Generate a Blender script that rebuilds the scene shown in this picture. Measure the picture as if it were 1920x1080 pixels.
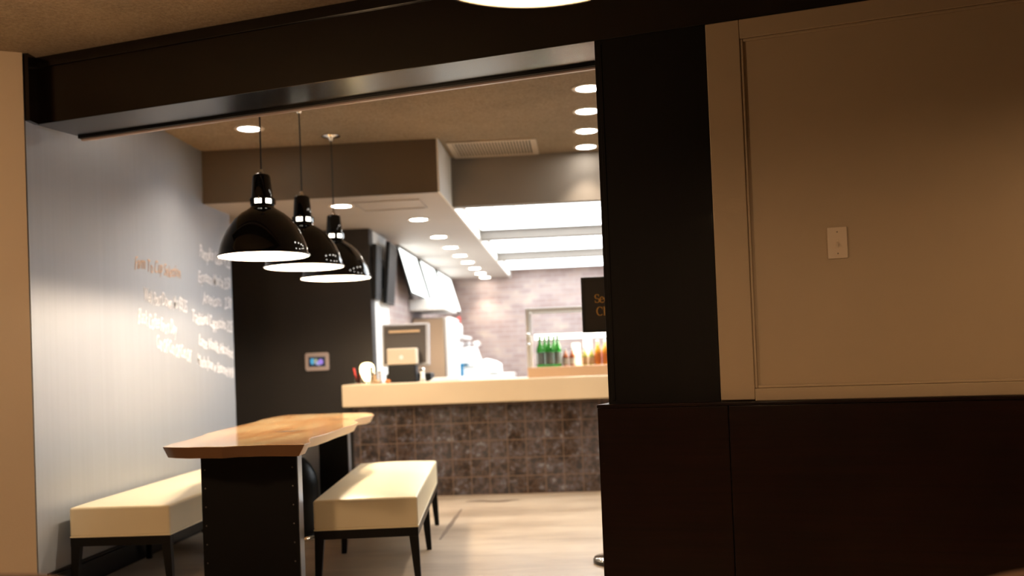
import bpy, bmesh, math, random
from mathutils import Vector, Matrix
random.seed(7)
R = math.radians
sc = bpy.context.scene
for o in list(bpy.data.objects): bpy.data.objects.remove(o)
C = sc.collection

# ------------------------------------------------------------------ camera
TH, PITCH, YAW, H = .039, R(1.1614), R(3.7874), 1.15
fwd = Vector((-math.sin(YAW)*math.cos(PITCH), math.cos(YAW)*math.cos(PITCH), math.sin(PITCH)))
rgt = Vector((math.cos(YAW), math.sin(YAW), 0))
upv = rgt.cross(fwd)
cx = rgt*math.cos(TH) - upv*math.sin(TH)
cy = rgt*math.sin(TH) + upv*math.cos(TH)
cam_d = bpy.data.cameras.new('camera'); cam = bpy.data.objects.new('camera', cam_d); C.objects.link(cam)
cam.matrix_world = Matrix(((cx.x, cy.x, -fwd.x, 0), (cx.y, cy.y, -fwd.y, 0), (cx.z, cy.z, -fwd.z, H), (0, 0, 0, 1)))
cam_d.sensor_width = 36; cam_d.lens = 35.006; cam_d.shift_y = 100/1920
cam_d.dof.use_dof = True; cam_d.dof.focus_distance = 4.1; cam_d.dof.aperture_fstop = 1.5
cam_d.clip_start = .05
sc.camera = cam

# ------------------------------------------------------------------ world, exposure
w = bpy.data.worlds.new('world'); sc.world = w; w.use_nodes = True
w.node_tree.nodes['Background'].inputs[0].default_value = (.72, .84, 1.0, 1)
w.node_tree.nodes['Background'].inputs[1].default_value = 3.2
sc.view_settings.view_transform = 'Standard'; sc.view_settings.look = 'None'
sc.view_settings.gamma = 1; sc.view_settings.use_curve_mapping = False
sc.view_settings.exposure = 0.0
sc.cycles.use_denoising = True
sc.cycles.max_bounces = 8; sc.cycles.diffuse_bounces = 4; sc.cycles.glossy_bounces = 4
sc.cycles.transmission_bounces = 8; sc.cycles.transparent_max_bounces = 8
sc.cycles.sample_clamp_indirect = 6; sc.cycles.caustics_refractive = False; sc.cycles.caustics_reflective = False

PANEL_E = 6.5      # luminous ceiling panels behind the counter
DOWN_E = 40.       # downlight lenses
W_DOWN = 26.       # watts per downlight
W_PEND = 58.       # watts per pendant bulb
W_FRONT = 24.      # near pendants, warm
WARM = (1.0, .64, .36); NEUT = (1.0, .84, .66); COOL = (.86, .94, 1.0)

# ------------------------------------------------------------------ materials
def mat(name, col=(.5,.5,.5), rough=.5, metal=0, emit=None, es=0, coat=0, trans=0, ior=1.45, spec=.5, alpha=1):
    m = bpy.data.materials.new(name); m.use_nodes = True
    b = m.node_tree.nodes['Principled BSDF']; i = b.inputs
    i['Base Color'].default_value = (*col, 1); i['Roughness'].default_value = rough; i['Metallic'].default_value = metal
    i['IOR'].default_value = ior; i['Specular IOR Level'].default_value = spec
    i['Coat Weight'].default_value = coat; i['Coat Roughness'].default_value = .08
    i['Transmission Weight'].default_value = trans; i['Alpha'].default_value = alpha
    if emit: i['Emission Color'].default_value = (*emit, 1); i['Emission Strength'].default_value = es
    return m
class NT:
    def __init__(s, m): s.t = m.node_tree; s.b = s.t.nodes['Principled BSDF']
    def n(s, k, **kw):
        x = s.t.nodes.new(k)
        for a, v in kw.items(): setattr(x, a, v)
        return x
    def l(s, a, b): s.t.links.new(a, b)
    def coords(s, scale=(1,1,1), rot=(0,0,0), src='Object'):
        tc = s.n('ShaderNodeTexCoord'); mp = s.n('ShaderNodeMapping')
        mp.inputs['Scale'].default_value = scale; mp.inputs['Rotation'].default_value = rot
        s.l(tc.outputs[src], mp.inputs[0]); return mp.outputs[0]
    def noise(s, vec, scale, detail=4, rough=.5):
        x = s.n('ShaderNodeTexNoise'); x.inputs['Scale'].default_value = scale
        x.inputs['Detail'].default_value = detail; x.inputs['Roughness'].default_value = rough
        s.l(vec, x.inputs['Vector']); return x.outputs['Fac']
    def ramp(s, fac, stops):
        x = s.n('ShaderNodeValToRGB'); e = x.color_ramp.elements
        while len(e) < len(stops): e.new(.5)
        for k, (p, c) in enumerate(stops): e[k].position = p; e[k].color = (*c, 1)
        s.l(fac, x.inputs[0]); return x.outputs[0]
    def bump(s, h, strength=.2, dist=.01):
        x = s.n('ShaderNodeBump'); x.inputs['Strength'].default_value = strength; x.inputs['Distance'].default_value = dist
        s.l(h, x.inputs['Height']); s.l(x.outputs[0], s.b.inputs['Normal'])
    def col(s, c): s.l(c, s.b.inputs['Base Color'])
    def mix(s, f, a, b, mode='MIX'):
        x = s.n('ShaderNodeMix', data_type='RGBA', blend_type=mode)
        if isinstance(f, float): x.inputs[0].default_value = f
        else: s.l(f, x.inputs[0])
        for k, v in ((6, a), (7, b)):
            if isinstance(v, tuple): x.inputs[k].default_value = (*v, 1)
            else: s.l(v, x.inputs[k])
        return x.outputs[2]

def plaster(name, col, rough=.7, bump=.15, scale=90, var=.06):
    m = mat(name, col, rough); t = NT(m); v = t.coords()
    n = t.noise(v, scale, 5, .6); t.bump(n, bump, .004)
    n2 = t.noise(v, 1.3, 3); lo = tuple(c*(1-var) for c in col); hi = tuple(min(1, c*(1+var)) for c in col)
    t.col(t.ramp(n2, [(.3, lo), (.7, hi)])); return m
M = {}
M['beige'] = plaster('beige_paint', (.60, .49, .36), .55, .12, 120, .03)
M['panelpaint'] = plaster('panel_paint', (.46, .36, .24), .5, .10, 160, .03)
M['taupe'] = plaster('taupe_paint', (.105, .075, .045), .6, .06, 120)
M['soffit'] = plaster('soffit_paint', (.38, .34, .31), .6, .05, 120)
M['darkroom'] = plaster('dark_brown_paint', (.035, .022, .015), .6, .05, 120)
M['header'] = plaster('header_paint', (.20, .175, .15), .6, .05, 120)
M['offwhite'] = plaster('offwhite_paint', (.80, .78, .74), .6, .05, 100)
def texture_ceiling():
    m = mat('stippled_ceiling', (.42, .34, .25), .9, spec=.2); t = NT(m); v = t.coords()
    n = t.noise(v, 55, 8, .75); t.bump(n, .9, .02)
    n2 = t.noise(v, 60, 6, .8); n3 = t.noise(v, 2.2, 4)
    c = t.ramp(n2, [(.3, (.25, .19, .13)), (.7, (.50, .40, .29))])
    c2 = t.ramp(n3, [(.35, (.86, .86, .86)), (.65, (1, 1, 1))])
    t.col(t.mix(1.0, c, c2, 'MULTIPLY')); return m
M['ceil'] = texture_ceiling()
def darkwood(name, base, hi, rough=.32, axis=0):
    m = mat(name, base, rough, coat=.12, spec=.2); t = NT(m)
    s = [60, 60, 60]; s[axis] = 1.6
    v = t.coords(tuple(s)); n = t.noise(v, 1.0, 6, .65)
    v2 = t.coords(); n2 = t.noise(v2, 1.8, 3)
    c = t.ramp(n, [(.35, base), (.75, hi)]); c2 = t.ramp(n2, [(.3, (.6,.6,.6)), (.7, (1.15, 1.1, 1.1))])
    t.col(t.mix(1.0, c, c2, 'MULTIPLY')); t.bump(n, .12, .002); return m
M['beam'] = darkwood('espresso_stained_wood', (.002, .0012, .001), (.005, .0028, .002), .42)
M['beam'].node_tree.nodes['Principled BSDF'].inputs['Coat Weight'].default_value = 1.0
M['beam'].node_tree.nodes['Principled BSDF'].inputs['Specular IOR Level'].default_value = .0
M['beam'].node_tree.nodes['Principled BSDF'].inputs['Coat Roughness'].default_value = .22
M['beam'].node_tree.nodes['Principled BSDF'].inputs['Coat IOR'].default_value = 1.6
M['post'] = darkwood('espresso_stained_post', (.003, .0025, .002), (.005, .004, .0036), .55, 2)
M['wains'] = darkwood('mahogany_stained_wood', (.007, .002, .0012), (.018, .005, .0028), .42)
def chalk():
    m = mat('grey_chalkboard_paint', (.16, .165, .18), .42, spec=.5, ior=1.6, coat=.5); t = NT(m)
    v = t.coords((1, 26, .35)); n = t.noise(v, 1.0, 4, .6)
    v2 = t.coords(); n2 = t.noise(v2, 1.2, 4, .6)
    t.col(t.mix(.5, t.ramp(n2, [(.3, (.25,.28,.335)), (.7, (.31,.345,.40))]), t.ramp(n, [(.35, (.26,.28,.32)), (.7, (.31,.335,.38))])))
    r = t.n('ShaderNodeMapRange'); r.inputs['To Min'].default_value = .40; r.inputs['To Max'].default_value = .50
    t.l(n, r.inputs['Value']); t.l(r.outputs[0], t.b.inputs['Roughness']); t.b.inputs['Coat Roughness'].default_value = .40; t.b.inputs['Coat IOR'].default_value = 1.7; t.bump(n, .05, .002); return m
M['chalk'] = chalk()
M['chalk_white'] = mat('chalk_marks', (.86, .86, .90), .8)
M['chalk_orange'] = mat('orange_chalk_marks', (.60, .42, .30), .8)
def pegboard():
    m = mat('black_pegboard', (.022, .019, .017), .5, spec=.25); t = NT(m)
    tc = t.n('ShaderNodeTexCoord'); sx = t.n('ShaderNodeSeparateXYZ'); t.l(tc.outputs['Object'], sx.inputs[0])
    def cell(o):
        a = t.n('ShaderNodeMath', operation='MULTIPLY'); a.inputs[1].default_value = 1/.0254*2*math.pi; t.l(o, a.inputs[0])
        b = t.n('ShaderNodeMath', operation='COSINE'); t.l(a.outputs[0], b.inputs[0]); return b.outputs[0]
    p = t.n('ShaderNodeMath', operation='ADD'); t.l(cell(sx.outputs['X']), p.inputs[0]); t.l(cell(sx.outputs['Z']), p.inputs[1])
    c = t.ramp(p.outputs[0], [(.0, (.030,.025,.022)), (.9, (.030,.025,.022)), (1.0, (.004,.004,.004))])
    mr = t.n('ShaderNodeMapRange'); mr.inputs['From Min'].default_value = 1.0; mr.inputs['From Max'].default_value = 1.5
    t.l(p.outputs[0], mr.inputs['Value'])
    t.col(t.mix(mr.outputs[0], (.034,.029,.026), (.003,.003,.003)))
    return m
M['peg'] = pegboard()
def brick():
    m = mat('pale_glazed_brick', (.5,.42,.4), .55); t = NT(m)
    tc = t.n('ShaderNodeTexCoord'); sx = t.n('ShaderNodeSeparateXYZ'); t.l(tc.outputs['Object'], sx.inputs[0])
    ad = t.n('ShaderNodeMath', operation='ADD'); t.l(sx.outputs['X'], ad.inputs[0]); t.l(sx.outputs['Y'], ad.inputs[1])
    cb = t.n('ShaderNodeCombineXYZ'); t.l(ad.outputs[0], cb.inputs[0]); t.l(sx.outputs['Z'], cb.inputs[1])
    b = t.n('ShaderNodeTexBrick'); t.l(cb.outputs[0], b.inputs['Vector'])
    b.inputs['Scale'].default_value = 1; b.inputs['Brick Width'].default_value = .22; b.inputs['Row Height'].default_value = .075
    b.inputs['Mortar Size'].default_value = .008; b.inputs['Mortar'].default_value = (.40,.36,.34,1)
    b.inputs['Color1'].default_value = (.25,.16,.145,1); b.inputs['Color2'].default_value = (.54,.41,.32,1); b.inputs['Bias'].default_value = -.35
    n = t.noise(t.coords((1,1,2)), 3.0, 5)
    t.col(t.mix(.6, b.outputs['Color'], t.ramp(n, [(.35, (.30,.225,.215)), (.6, (.38,.31,.30)), (.75, (.52,.43,.36))])))
    t.bump(b.outputs['Fac'], -.3, .006); return m
M['brick'] = brick()
def tiles():
    m = mat('mottled_bronze_tile', (.08,.06,.05), .32, spec=.5); t = NT(m)
    tc = t.n('ShaderNodeTexCoord'); sx = t.n('ShaderNodeSeparateXYZ'); t.l(tc.outputs['Object'], sx.inputs[0])
    cb = t.n('ShaderNodeCombineXYZ'); t.l(sx.outputs['X'], cb.inputs[0]); t.l(sx.outputs['Z'], cb.inputs[1])
    b = t.n('ShaderNodeTexBrick', offset=0.0); t.l(cb.outputs[0], b.inputs['Vector'])
    b.inputs['Scale'].default_value = 1; b.inputs['Brick Width'].default_value = .162; b.inputs['Row Height'].default_value = .157
    b.inputs['Mortar Size'].default_value = .0042; b.inputs['Mortar'].default_value = (.17,.115,.085,1)
    b.inputs['Color1'].default_value = (0,0,0,1); b.inputs['Color2'].default_value = (1,1,1,1)
    v = t.coords(); n = t.noise(v, 15, 6, .74); n2 = t.noise(v, 3.6, 3, .6)
    c = t.ramp(n, [(.34, (.005,.004,.004)), (.45, (.022,.012,.007)), (.51, (.10,.050,.024)), (.57, (.060,.064,.085)), (.66, (.30,.28,.30))])
    c = t.mix(.34, c, t.ramp(n2, [(.38, (.016,.009,.006)), (.62, (.12,.115,.135))]), 'MIX')
    t.col(t.mix(b.outputs['Fac'], c, (.155,.105,.078))); t.bump(n, .25, .004); return m
M['tile'] = tiles()
def floor_m():
    m = mat('stained_concrete_floor', (.6,.5,.4), .38, spec=.5); t = NT(m); v = t.coords()
    n = t.noise(t.coords((.5, 1.6, 1)), 1.6, 7, .6); n2 = t.noise(v, 9, 5, .7)
    c = t.ramp(n, [(.32, (.26,.19,.13)), (.47, (.40,.31,.225)), (.62, (.50,.405,.305)), (.75, (.38,.30,.22))])
    t.col(t.mix(.25, c, t.ramp(n2, [(.3, (.27,.21,.15)), (.7, (.52,.43,.33))])))
    r = t.n('ShaderNodeMapRange'); r.inputs['To Min'].default_value = .28; r.inputs['To Max'].default_value = .5
    t.l(n2, r.inputs['Value']); t.l(r.outputs[0], t.b.inputs['Roughness']); t.bump(n2, .06, .003); return m
M['floor'] = floor_m()
M['stain'] = mat('dark_floor_stain', (.17, .12, .085), .45)
def slab():
    m = mat('live_edge_maple', (.7,.42,.22), .16, coat=.5, spec=.5); t = NT(m)
    v = t.coords((5, .7, 1), (0, 0, R(8))); n = t.noise(v, 1.5, 5, .55)
    vg = t.coords((90, 2.5, 8), (0, 0, R(4))); g = t.noise(vg, 1.0, 5, .6)
    c = t.ramp(n, [(.34, (.62,.27,.09)), (.46, (.76,.40,.16)), (.56, (.88,.60,.30)), (.72, (.92,.68,.40))])
    t.col(t.mix(.25, c, t.ramp(g, [(.3, (.60,.34,.15)), (.7, (.92,.68,.40))]))); return m
M['slab'] = slab()
M['bark'] = mat('pale_natural_edge', (.74,.54,.36), .55)
M['cutedge'] = mat('sawn_slab_end', (.13,.06,.022), .45)
M['knot'] = mat('dark_knot', (.035,.018,.01), .7, spec=.2)
M['blackwood'] = mat('black_lacquered_wood', (.004,.0038,.0035), .42, spec=.3)
M['blacksteel'] = mat('black_powder_steel', (.004,.004,.004), .5, spec=.2)
M['litside'] = mat('lit_side_steel', (.42,.43,.46), .38, .8)
M['greyblue'] = mat('grey_blue_sheen', (.50,.54,.60), .4, .3)
M['rivet'] = mat('dull_rivet', (.18,.17,.16), .3, 1)
def leather(name, col):
    m = mat(name, col, .33, spec=.55); t = NT(m); v = t.coords(); n = t.noise(v, 220, 4); t.bump(n, .08, .002)
    n2 = t.noise(v, 4, 4); t.col(t.ramp(n2, [(.3, tuple(c*.96 for c in col)), (.7, col)])); return m
M['vinyl'] = leather('cream_vinyl', (.86,.77,.55))
M['enamel'] = mat('black_enamel', (.003,.003,.003), .05, spec=.45)
M['whiteenamel'] = mat('white_enamel_inside', (.92,.88,.76), .4)
M['chrome'] = mat('polished_chrome', (.8,.78,.75), .1, 1)
M['stainless'] = mat('brushed_stainless', (.72,.69,.64), .4, .55)
M['tansteel'] = mat('tan_stainless', (.50,.40,.30), .35, .9)
M['cord'] = mat('black_cord', (.012,.012,.012), .5)
M['bulb'] = mat('lit_bulb', (1,1,1), .4, emit=(1,.86,.6), es=30)
M['neck'] = mat('lit_lamp_neck', (1,1,1), .4, emit=(1,.93,.78), es=5)
M['bulbwarm'] = mat('warm_lit_bulb', (1,1,1), .4, emit=(1,.62,.3), es=30)
M['lens'] = mat('lit_downlight_lens', (1,1,1), .4, emit=(1,.93,.82), es=DOWN_E)
M['ring'] = mat('downlight_trim', (.75,.66,.55), .4)
M['lumi'] = mat('luminous_panel', (.9,.9,.9), .5, emit=COOL, es=PANEL_E)
M['counter'] = leather('cream_laminate', (.66,.52,.35)); 
M['plastic_beige'] = mat('beige_switch_plastic', (.70,.58,.44), .35)
M['screw'] = mat('screw_head', (.30,.24,.18), .4, .3)
M['grille'] = mat('painted_vent_metal', (.50,.42,.33), .5)
M['dark'] = mat('dark_cavity', (.03,.025,.02), .8)
M['white'] = mat('white_plastic', (.86,.86,.85), .4)
M['grey'] = mat('grey_plastic', (.42,.41,.42), .4)
M['greydark'] = mat('dark_grey_plastic', (.07,.055,.045), .55)
M['black'] = mat('black_plastic', (.010,.010,.010), .4, spec=.25)
M['screen_off'] = mat('dark_glossy_screen', (.012,.010,.009), .5, spec=.2)
M['blue'] = mat('blue_plastic', (.005,.14,.28), .6, spec=.2)
M['red'] = mat('red_plastic', (.62,.04,.03), .4)
M['orange'] = mat('orange_plastic', (.75,.22,.05), .4)
M['paper'] = mat('white_paper', (.88,.88,.86), .8)
M['tan'] = mat('tan_card', (.62,.42,.24), .6)
M['menu'] = mat('lit_menu_board', (.9,.9,.9), .4, emit=(.93,1.0,.97), es=2.6)
M['candle'] = mat('glowing_frosted_glass', (1,.9,.6), .5, emit=(1,.80,.42), es=5)
M['led'] = mat('lit_case_strip', (1,1,1), .4, emit=(1,.93,.75), es=9)
M['greenglass'] = mat('green_bottle_glass', (.12,.62,.12), .08, trans=.75, ior=1.45)
M['labelpaper'] = mat('pale_blue_label', (.72,.85,.88), .6)
M['clear'] = mat('clear_glass', (1,1,1), .02, trans=1, ior=1.05)
M['juice'] = mat('orange_juice', (.8,.32,.04), .2)
M['jam'] = mat('brown_sauce', (.40,.12,.05), .2)
M['olive'] = mat('olive_drink', (.42,.40,.10), .2)
M['copper'] = mat('warm_wood_ledge', (.62,.40,.24), .35)
M['sign'] = mat('black_sign_board', (.022,.016,.010), .35)
M['signframe'] = mat('black_sign_frame', (.006,.006,.005), .3)
M['gold'] = mat('ochre_lettering', (.62,.33,.07), .5)
M['bezel'] = mat('silver_pink_bezel', (.50,.40,.37), .35, .2)
def glow(name, col, s): return mat(name, (0,0,0), .3, emit=col, es=s)
M['g_dark'] = glow('screen_dark', (.02,.03,.05), 1.0)
M['g_blue'] = glow('screen_cyan', (.08,.42,.68), .9); M['g_vio'] = glow('screen_violet', (.42,.26,.85), .9)
M['g_yel'] = glow('screen_yellow', (.45,.48,.28), .8); M['g_lav'] = glow('screen_lavender', (.42,.42,.75), .9)
M['brownvinyl'] = mat('brown_upholstery', (.13,.075,.05), .5)

# ------------------------------------------------------------------ mesh helpers
class MB:
    def __init__(s): s.bm = bmesh.new()
    def box(s, x0, x1, y0, y1, z0, z1, mtx=None):
        vs = [s.bm.verts.new(Vector(p)) for p in ((x0,y0,z0),(x1,y0,z0),(x1,y1,z0),(x0,y1,z0),(x0,y0,z1),(x1,y0,z1),(x1,y1,z1),(x0,y1,z1))]
        for f in ((0,3,2,1),(4,5,6,7),(0,1,5,4),(1,2,6,5),(2,3,7,6),(3,0,4,7)): s.bm.faces.new([vs[i] for i in f])
        if mtx: bmesh.ops.transform(s.bm, matrix=mtx, verts=vs)
        return s
    def hexa(s, bot, top):   # two quads
        vs = [s.bm.verts.new(Vector(p)) for p in list(bot)+list(top)]
        for f in ((0,3,2,1),(4,5,6,7),(0,1,5,4),(1,2,6,5),(2,3,7,6),(3,0,4,7)): s.bm.faces.new([vs[i] for i in f])
        return s
    def lathe(s, prof, n=48, c=(0,0,0), cap=True):
        rings = []
        for r, z in prof:
            if r < 1e-5: rings.append([s.bm.verts.new((c[0], c[1], c[2]+z))])
            else: rings.append([s.bm.verts.new((c[0]+r*math.cos(2*math.pi*k/n), c[1]+r*math.sin(2*math.pi*k/n), c[2]+z)) for k in range(n)])
        for a, b in zip(rings, rings[1:]):
            for k in range(n):
                k2 = (k+1) % n
                if len(a) == 1 and len(b) == 1: continue
                if len(a) == 1: s.bm.faces.new((a[0], b[k2], b[k]))
                elif len(b) == 1: s.bm.faces.new((a[k], a[k2], b[0]))
                else: s.bm.faces.new((a[k], a[k2], b[k2], b[k]))
        if cap:
            if len(rings[0]) > 1: s.bm.faces.new(list(reversed(rings[0])))
            if len(rings[-1]) > 1: s.bm.faces.new(rings[-1])
        return s
    def tube(s, pts, r, n=10):
        pts = [Vector(p) for p in pts]; rings = []
        for i, p in enumerate(pts):
            d = (pts[min(i+1, len(pts)-1)] - pts[max(i-1, 0)]).normalized()
            a = d.orthogonal().normalized() if i == 0 else (rings_a - d*rings_a.dot(d)).normalized()
            rings_a = a; b = d.cross(a); rr = r[i] if isinstance(r, (list, tuple)) else r
            rings.append([s.bm.verts.new(p + (a*math.cos(2*math.pi*k/n) + b*math.sin(2*math.pi*k/n))*rr) for k in range(n)])
        for a, b in zip(rings, rings[1:]):
            for k in range(n): s.bm.faces.new((a[k], a[(k+1)%n], b[(k+1)%n], b[k]))
        s.bm.faces.new(list(reversed(rings[0]))); s.bm.faces.new(rings[-1]); return s
    def prism(s, poly, z0, z1, poly_b=None):
        b = [s.bm.verts.new((x, y, z0)) for x, y in (poly_b or poly)]; t = [s.bm.verts.new((x, y, z1)) for x, y in poly]
        s.bm.faces.new(list(reversed(b))); s.bm.faces.new(t); n = len(poly)
        for k in range(n): s.bm.faces.new((b[k], b[(k+1)%n], t[(k+1)%n], t[k]))
        return s
    def xf(s, m): bmesh.ops.transform(s.bm, matrix=m, verts=s.bm.verts[:]); return s
    def build(s, name, m, parent=None, smooth=False, bevel=0, seg=2, loc=None, rot=None):
        bmesh.ops.recalc_face_normals(s.bm, faces=s.bm.faces[:])
        me = bpy.data.meshes.new(name); s.bm.to_mesh(me); s.bm.free()
        for mm in (m if isinstance(m, list) else [m]): me.materials.append(mm)
        o = bpy.data.objects.new(name, me); C.objects.link(o)
        if smooth:
            for p in me.polygons: p.use_smooth = True
        if bevel:
            b = o.modifiers.new('bevel', 'BEVEL'); b.width = bevel; b.segments = seg; b.limit_method = 'ANGLE'; b.angle_limit = R(40)
            for p in me.polygons: p.use_smooth = True
            b.harden_normals = True
        if parent: o.parent = parent
        if loc: o.location = loc
        if rot: o.rotation_euler = rot
        return o
def tag(o, label=None, cat=None, group=None, kind=None):
    if label: o['label'] = label
    if cat: o['category'] = cat
    if group: o['group'] = group
    if kind: o['kind'] = kind
    return o
def thing(name, label, cat, loc=(0,0,0), rz=0, group=None):
    o = bpy.data.objects.new(name, None); C.objects.link(o); o.empty_display_size = .1
    o.location = loc; o.rotation_euler = (0, 0, rz); return tag(o, label, cat, group)
def struct(o, label=None): o['kind'] = 'structure'; o['category'] = 'structure'; o['label'] = label or o.name.replace('_', ' '); return o
def dup(root, loc=None, rz=None, label=None, group=None):
    r = root.copy(); C.objects.link(r)
    if loc is not None: r.location = loc
    if rz is not None: r.rotation_euler = (0, 0, rz)
    if label: r['label'] = label
    if group: r['group'] = group
    for ch in list(root.children):
        c = ch.copy(); C.objects.link(c); c.parent = r
        for g in list(ch.children):
            d = g.copy(); C.objects.link(d); d.parent = c
    return r
def light(kind, name, loc, power, col, parent=None, size=.05, rot=(0,0,0), spot=None, blend=.5):
    d = bpy.data.lights.new(name, kind); d.energy = power; d.color = col
    if kind in ('POINT', 'SPOT'): d.shadow_soft_size = size
    if kind == 'SPOT': d.spot_size = spot; d.spot_blend = blend
    if kind == 'AREA': d.size = size
    o = bpy.data.objects.new(name, d); C.objects.link(o); o.location = loc; o.rotation_euler = rot
    if parent: o.parent = parent
    return o

# ------------------------------------------------------------------ the room
CZ, SZ = 2.84, 2.44            # main ceiling, lowered soffit
P0 = Vector((.115, 4.2, 0)); BA = -math.atan(.2857)      # the beam wall runs askew: local x along it, local y away from the near room
def skew(mb, name, m, **k): return mb.build(name, m, loc=P0, rot=(0, 0, BA), **k)

struct(MB().box(-5.5, 5.5, -3, 3.0, -.1, 0).box(-5.5, 4.6, 3.0, 15.3, -.1, 0).build('floor', M['floor']), 'stained beige concrete floor')
struct(MB().box(-5.5, 5.5, -3, 4.0, CZ, CZ+.1).box(-5.5, 4.6, 4.0, 7.39, CZ, CZ+.1).box(-.99, 4.6, 7.39, 8.11, CZ, CZ+.1).build('ceiling', M['ceil']), 'brown stippled ceiling')
# soffit over the kitchen side: underside, dark front face, pale right flank
struct(MB().box(-5.5, -1.0, 7.40, 15.2, SZ, CZ+.1).build('ceiling_soffit', M['soffit']), 'lowered soffit with the downlight row')
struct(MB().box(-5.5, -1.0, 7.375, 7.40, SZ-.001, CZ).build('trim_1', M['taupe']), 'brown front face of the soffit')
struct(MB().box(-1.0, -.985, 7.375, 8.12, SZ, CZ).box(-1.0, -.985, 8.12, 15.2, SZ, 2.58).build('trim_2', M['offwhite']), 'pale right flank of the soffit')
struct(MB().box(-.985, 4.5, 8.12, 8.24, SZ, CZ+.1).build('trim_3', M['header']), 'drop header before the luminous ceiling')
struct(MB().box(-.985, 4.5, 8.24, 15.2, 2.585, 2.70).build('ceiling_bay', M['offwhite']), 'ceiling above the luminous panels')
for k, y in enumerate((10.42, 12.62)):
    struct(MB().box(-.985, 4.5, y, y+.16, SZ+.005, 2.584).build('trim_%d' % (4+k), M['header']), 'cross beam between luminous panels')
for k, (y0, y1, x1, nm) in enumerate(((8.26, 10.40, 4.4, 'nearest the header'), (10.60, 12.60, 4.4, 'between the two cross beams'), (12.80, 14.95, .75, 'beside the brick wall'))):
    t = thing('ceiling_light_panel', 'large luminous white ceiling panel ' + nm, 'ceiling light', (0, 0, 0), group='luminous ceiling panels')
    MB().box(-.955, x1-.02, y0+.02, y1-.02, 2.545, 2.55).build('diffuser', M['lumi'], t)
    MB().box(-.98, x1, y0, y0+.02, 2.54, 2.584).box(-.98, x1, y1-.02, y1, 2.54, 2.584).box(-.98, -.955, y0+.02, y1-.02, 2.54, 2.584).box(x1-.02, x1, y0+.02, y1-.02, 2.54, 2.584).build('frame', M['white'], t)

# walls
struct(MB().box(-2.92, -2.80, 4.945, 7.95, 0, CZ).build('wall_left', M['chalk']), 'glossy grey chalkboard wall')
WL = bpy.data.objects['wall_left']
struct(MB().box(-2.80, -2.782, 5.02, 7.95, 0, .125).box(-2.80, -2.788, 5.02, 7.95, .125, .143).build('baseboard_left', M['blackwood'], bevel=.004), 'dark baseboard under the chalkboard wall')
struct(MB().box(-5.4, -1.90, 9.13, 9.30, 0, SZ).build('wall_back', M['peg'], bevel=0), 'black pegboard wall')
struct(MB().box(-1.99, -1.90, 9.301, 9.98, 0, SZ).build('wall_side', M['offwhite']), 'pale side of the pegboard wall')
struct(MB().box(-1.99, -1.90, 9.98, 15.2, 0, SZ).build('wall_kitchen', M['brick']), 'brick side wall of the kitchen')
struct(MB().box(-2.0, 1.40, 15.2, 15.3, 0, CZ).box(1.40, 4.3, 15.2, 15.3, 0, 1.0).box(1.40, 4.3, 15.2, 15.3, 2.5, CZ).box(4.3, 4.6, 15.2, 15.3, 0, CZ).build('wall_far', M['brick']), 'pale brick far wall')
w1 = struct(MB().box(1.40, 1.45, 15.2, 15.28, 1.0, 2.5).box(2.70, 2.75, 15.2, 15.28, 1.0, 2.5).box(4.25, 4.3, 15.2, 15.28, 1.0, 2.5).box(1.45, 4.25, 15.2, 15.28, 1.0, 1.05).box(1.45, 4.25, 15.2, 15.28, 2.45, 2.5).build('window_1', M['black']), 'far shopfront window')
w2 = MB()
for y in (8.0, 10.0, 12.0, 14.0): w2.box(4.5, 4.58, y-.03, y+.03, .9, 2.3)
w2 = struct(w2.box(4.5, 4.58, 8.0, 14.0, .9, .95).box(4.5, 4.58, 8.0, 14.0, 2.25, 2.3).build('window_2', M['black']), 'side shopfront windows')
for nm, loc, rot, sx, sy in (('far', (2.85, 15.29, 1.75), (R(-90), 0, 0), 2.9, 1.5), ('side', (4.59, 11.0, 1.6), (0, R(90), 0), 1.4, 6.0)):
    pl = light('AREA', 'daylight_portal_'+nm, loc, 1, (1, 1, 1), None, sx, rot); pl.data.shape = 'RECTANGLE'; pl.data.size_y = sy; pl.data.cycles.is_portal = True
struct(MB().box(4.5, 4.6, 2.99, 7.97, 0, CZ).box(4.5, 4.6, 14.03, 15.2, 0, CZ).box(4.5, 4.6, 7.97, 14.03, 0, .9).box(4.5, 4.6, 7.97, 14.03, 2.3, CZ).build('wall_right', M['offwhite']), 'right wall')
struct(MB().box(-5.5, -5.4, -3, 15.2, 0, CZ).build('wall_outer', M['darkroom']), 'outer left wall')
struct(MB().box(5.4, 5.5, -3, 3.0, 0, CZ).build('wall_outer_right', M['darkroom']), 'outer right wall')
struct(MB().box(-5.4, 5.4, -3.1, -3, 0, CZ).build('wall_near', M['darkroom']), 'wall behind the viewer')
# angled beige wall running from the chalkboard's near end toward the near room
ux, uy = -.873, -.488
b = MB(); a = Vector((-2.80, 4.93)); e = a + Vector((ux, uy))*2.9; n = Vector((-.09, .10))
b.hexa([(a.x, a.y, 0), (e.x, e.y, 0), (e.x+n.x, e.y+n.y, 0), (a.x-.11, a.y+.008, 0)], [(a.x, a.y, CZ), (e.x, e.y, CZ), (e.x+n.x, e.y+n.y, CZ), (a.x-.11, a.y+.008, CZ)])
struct(b.build('wall_angled', M['beige']), 'beige wall at left')
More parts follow.
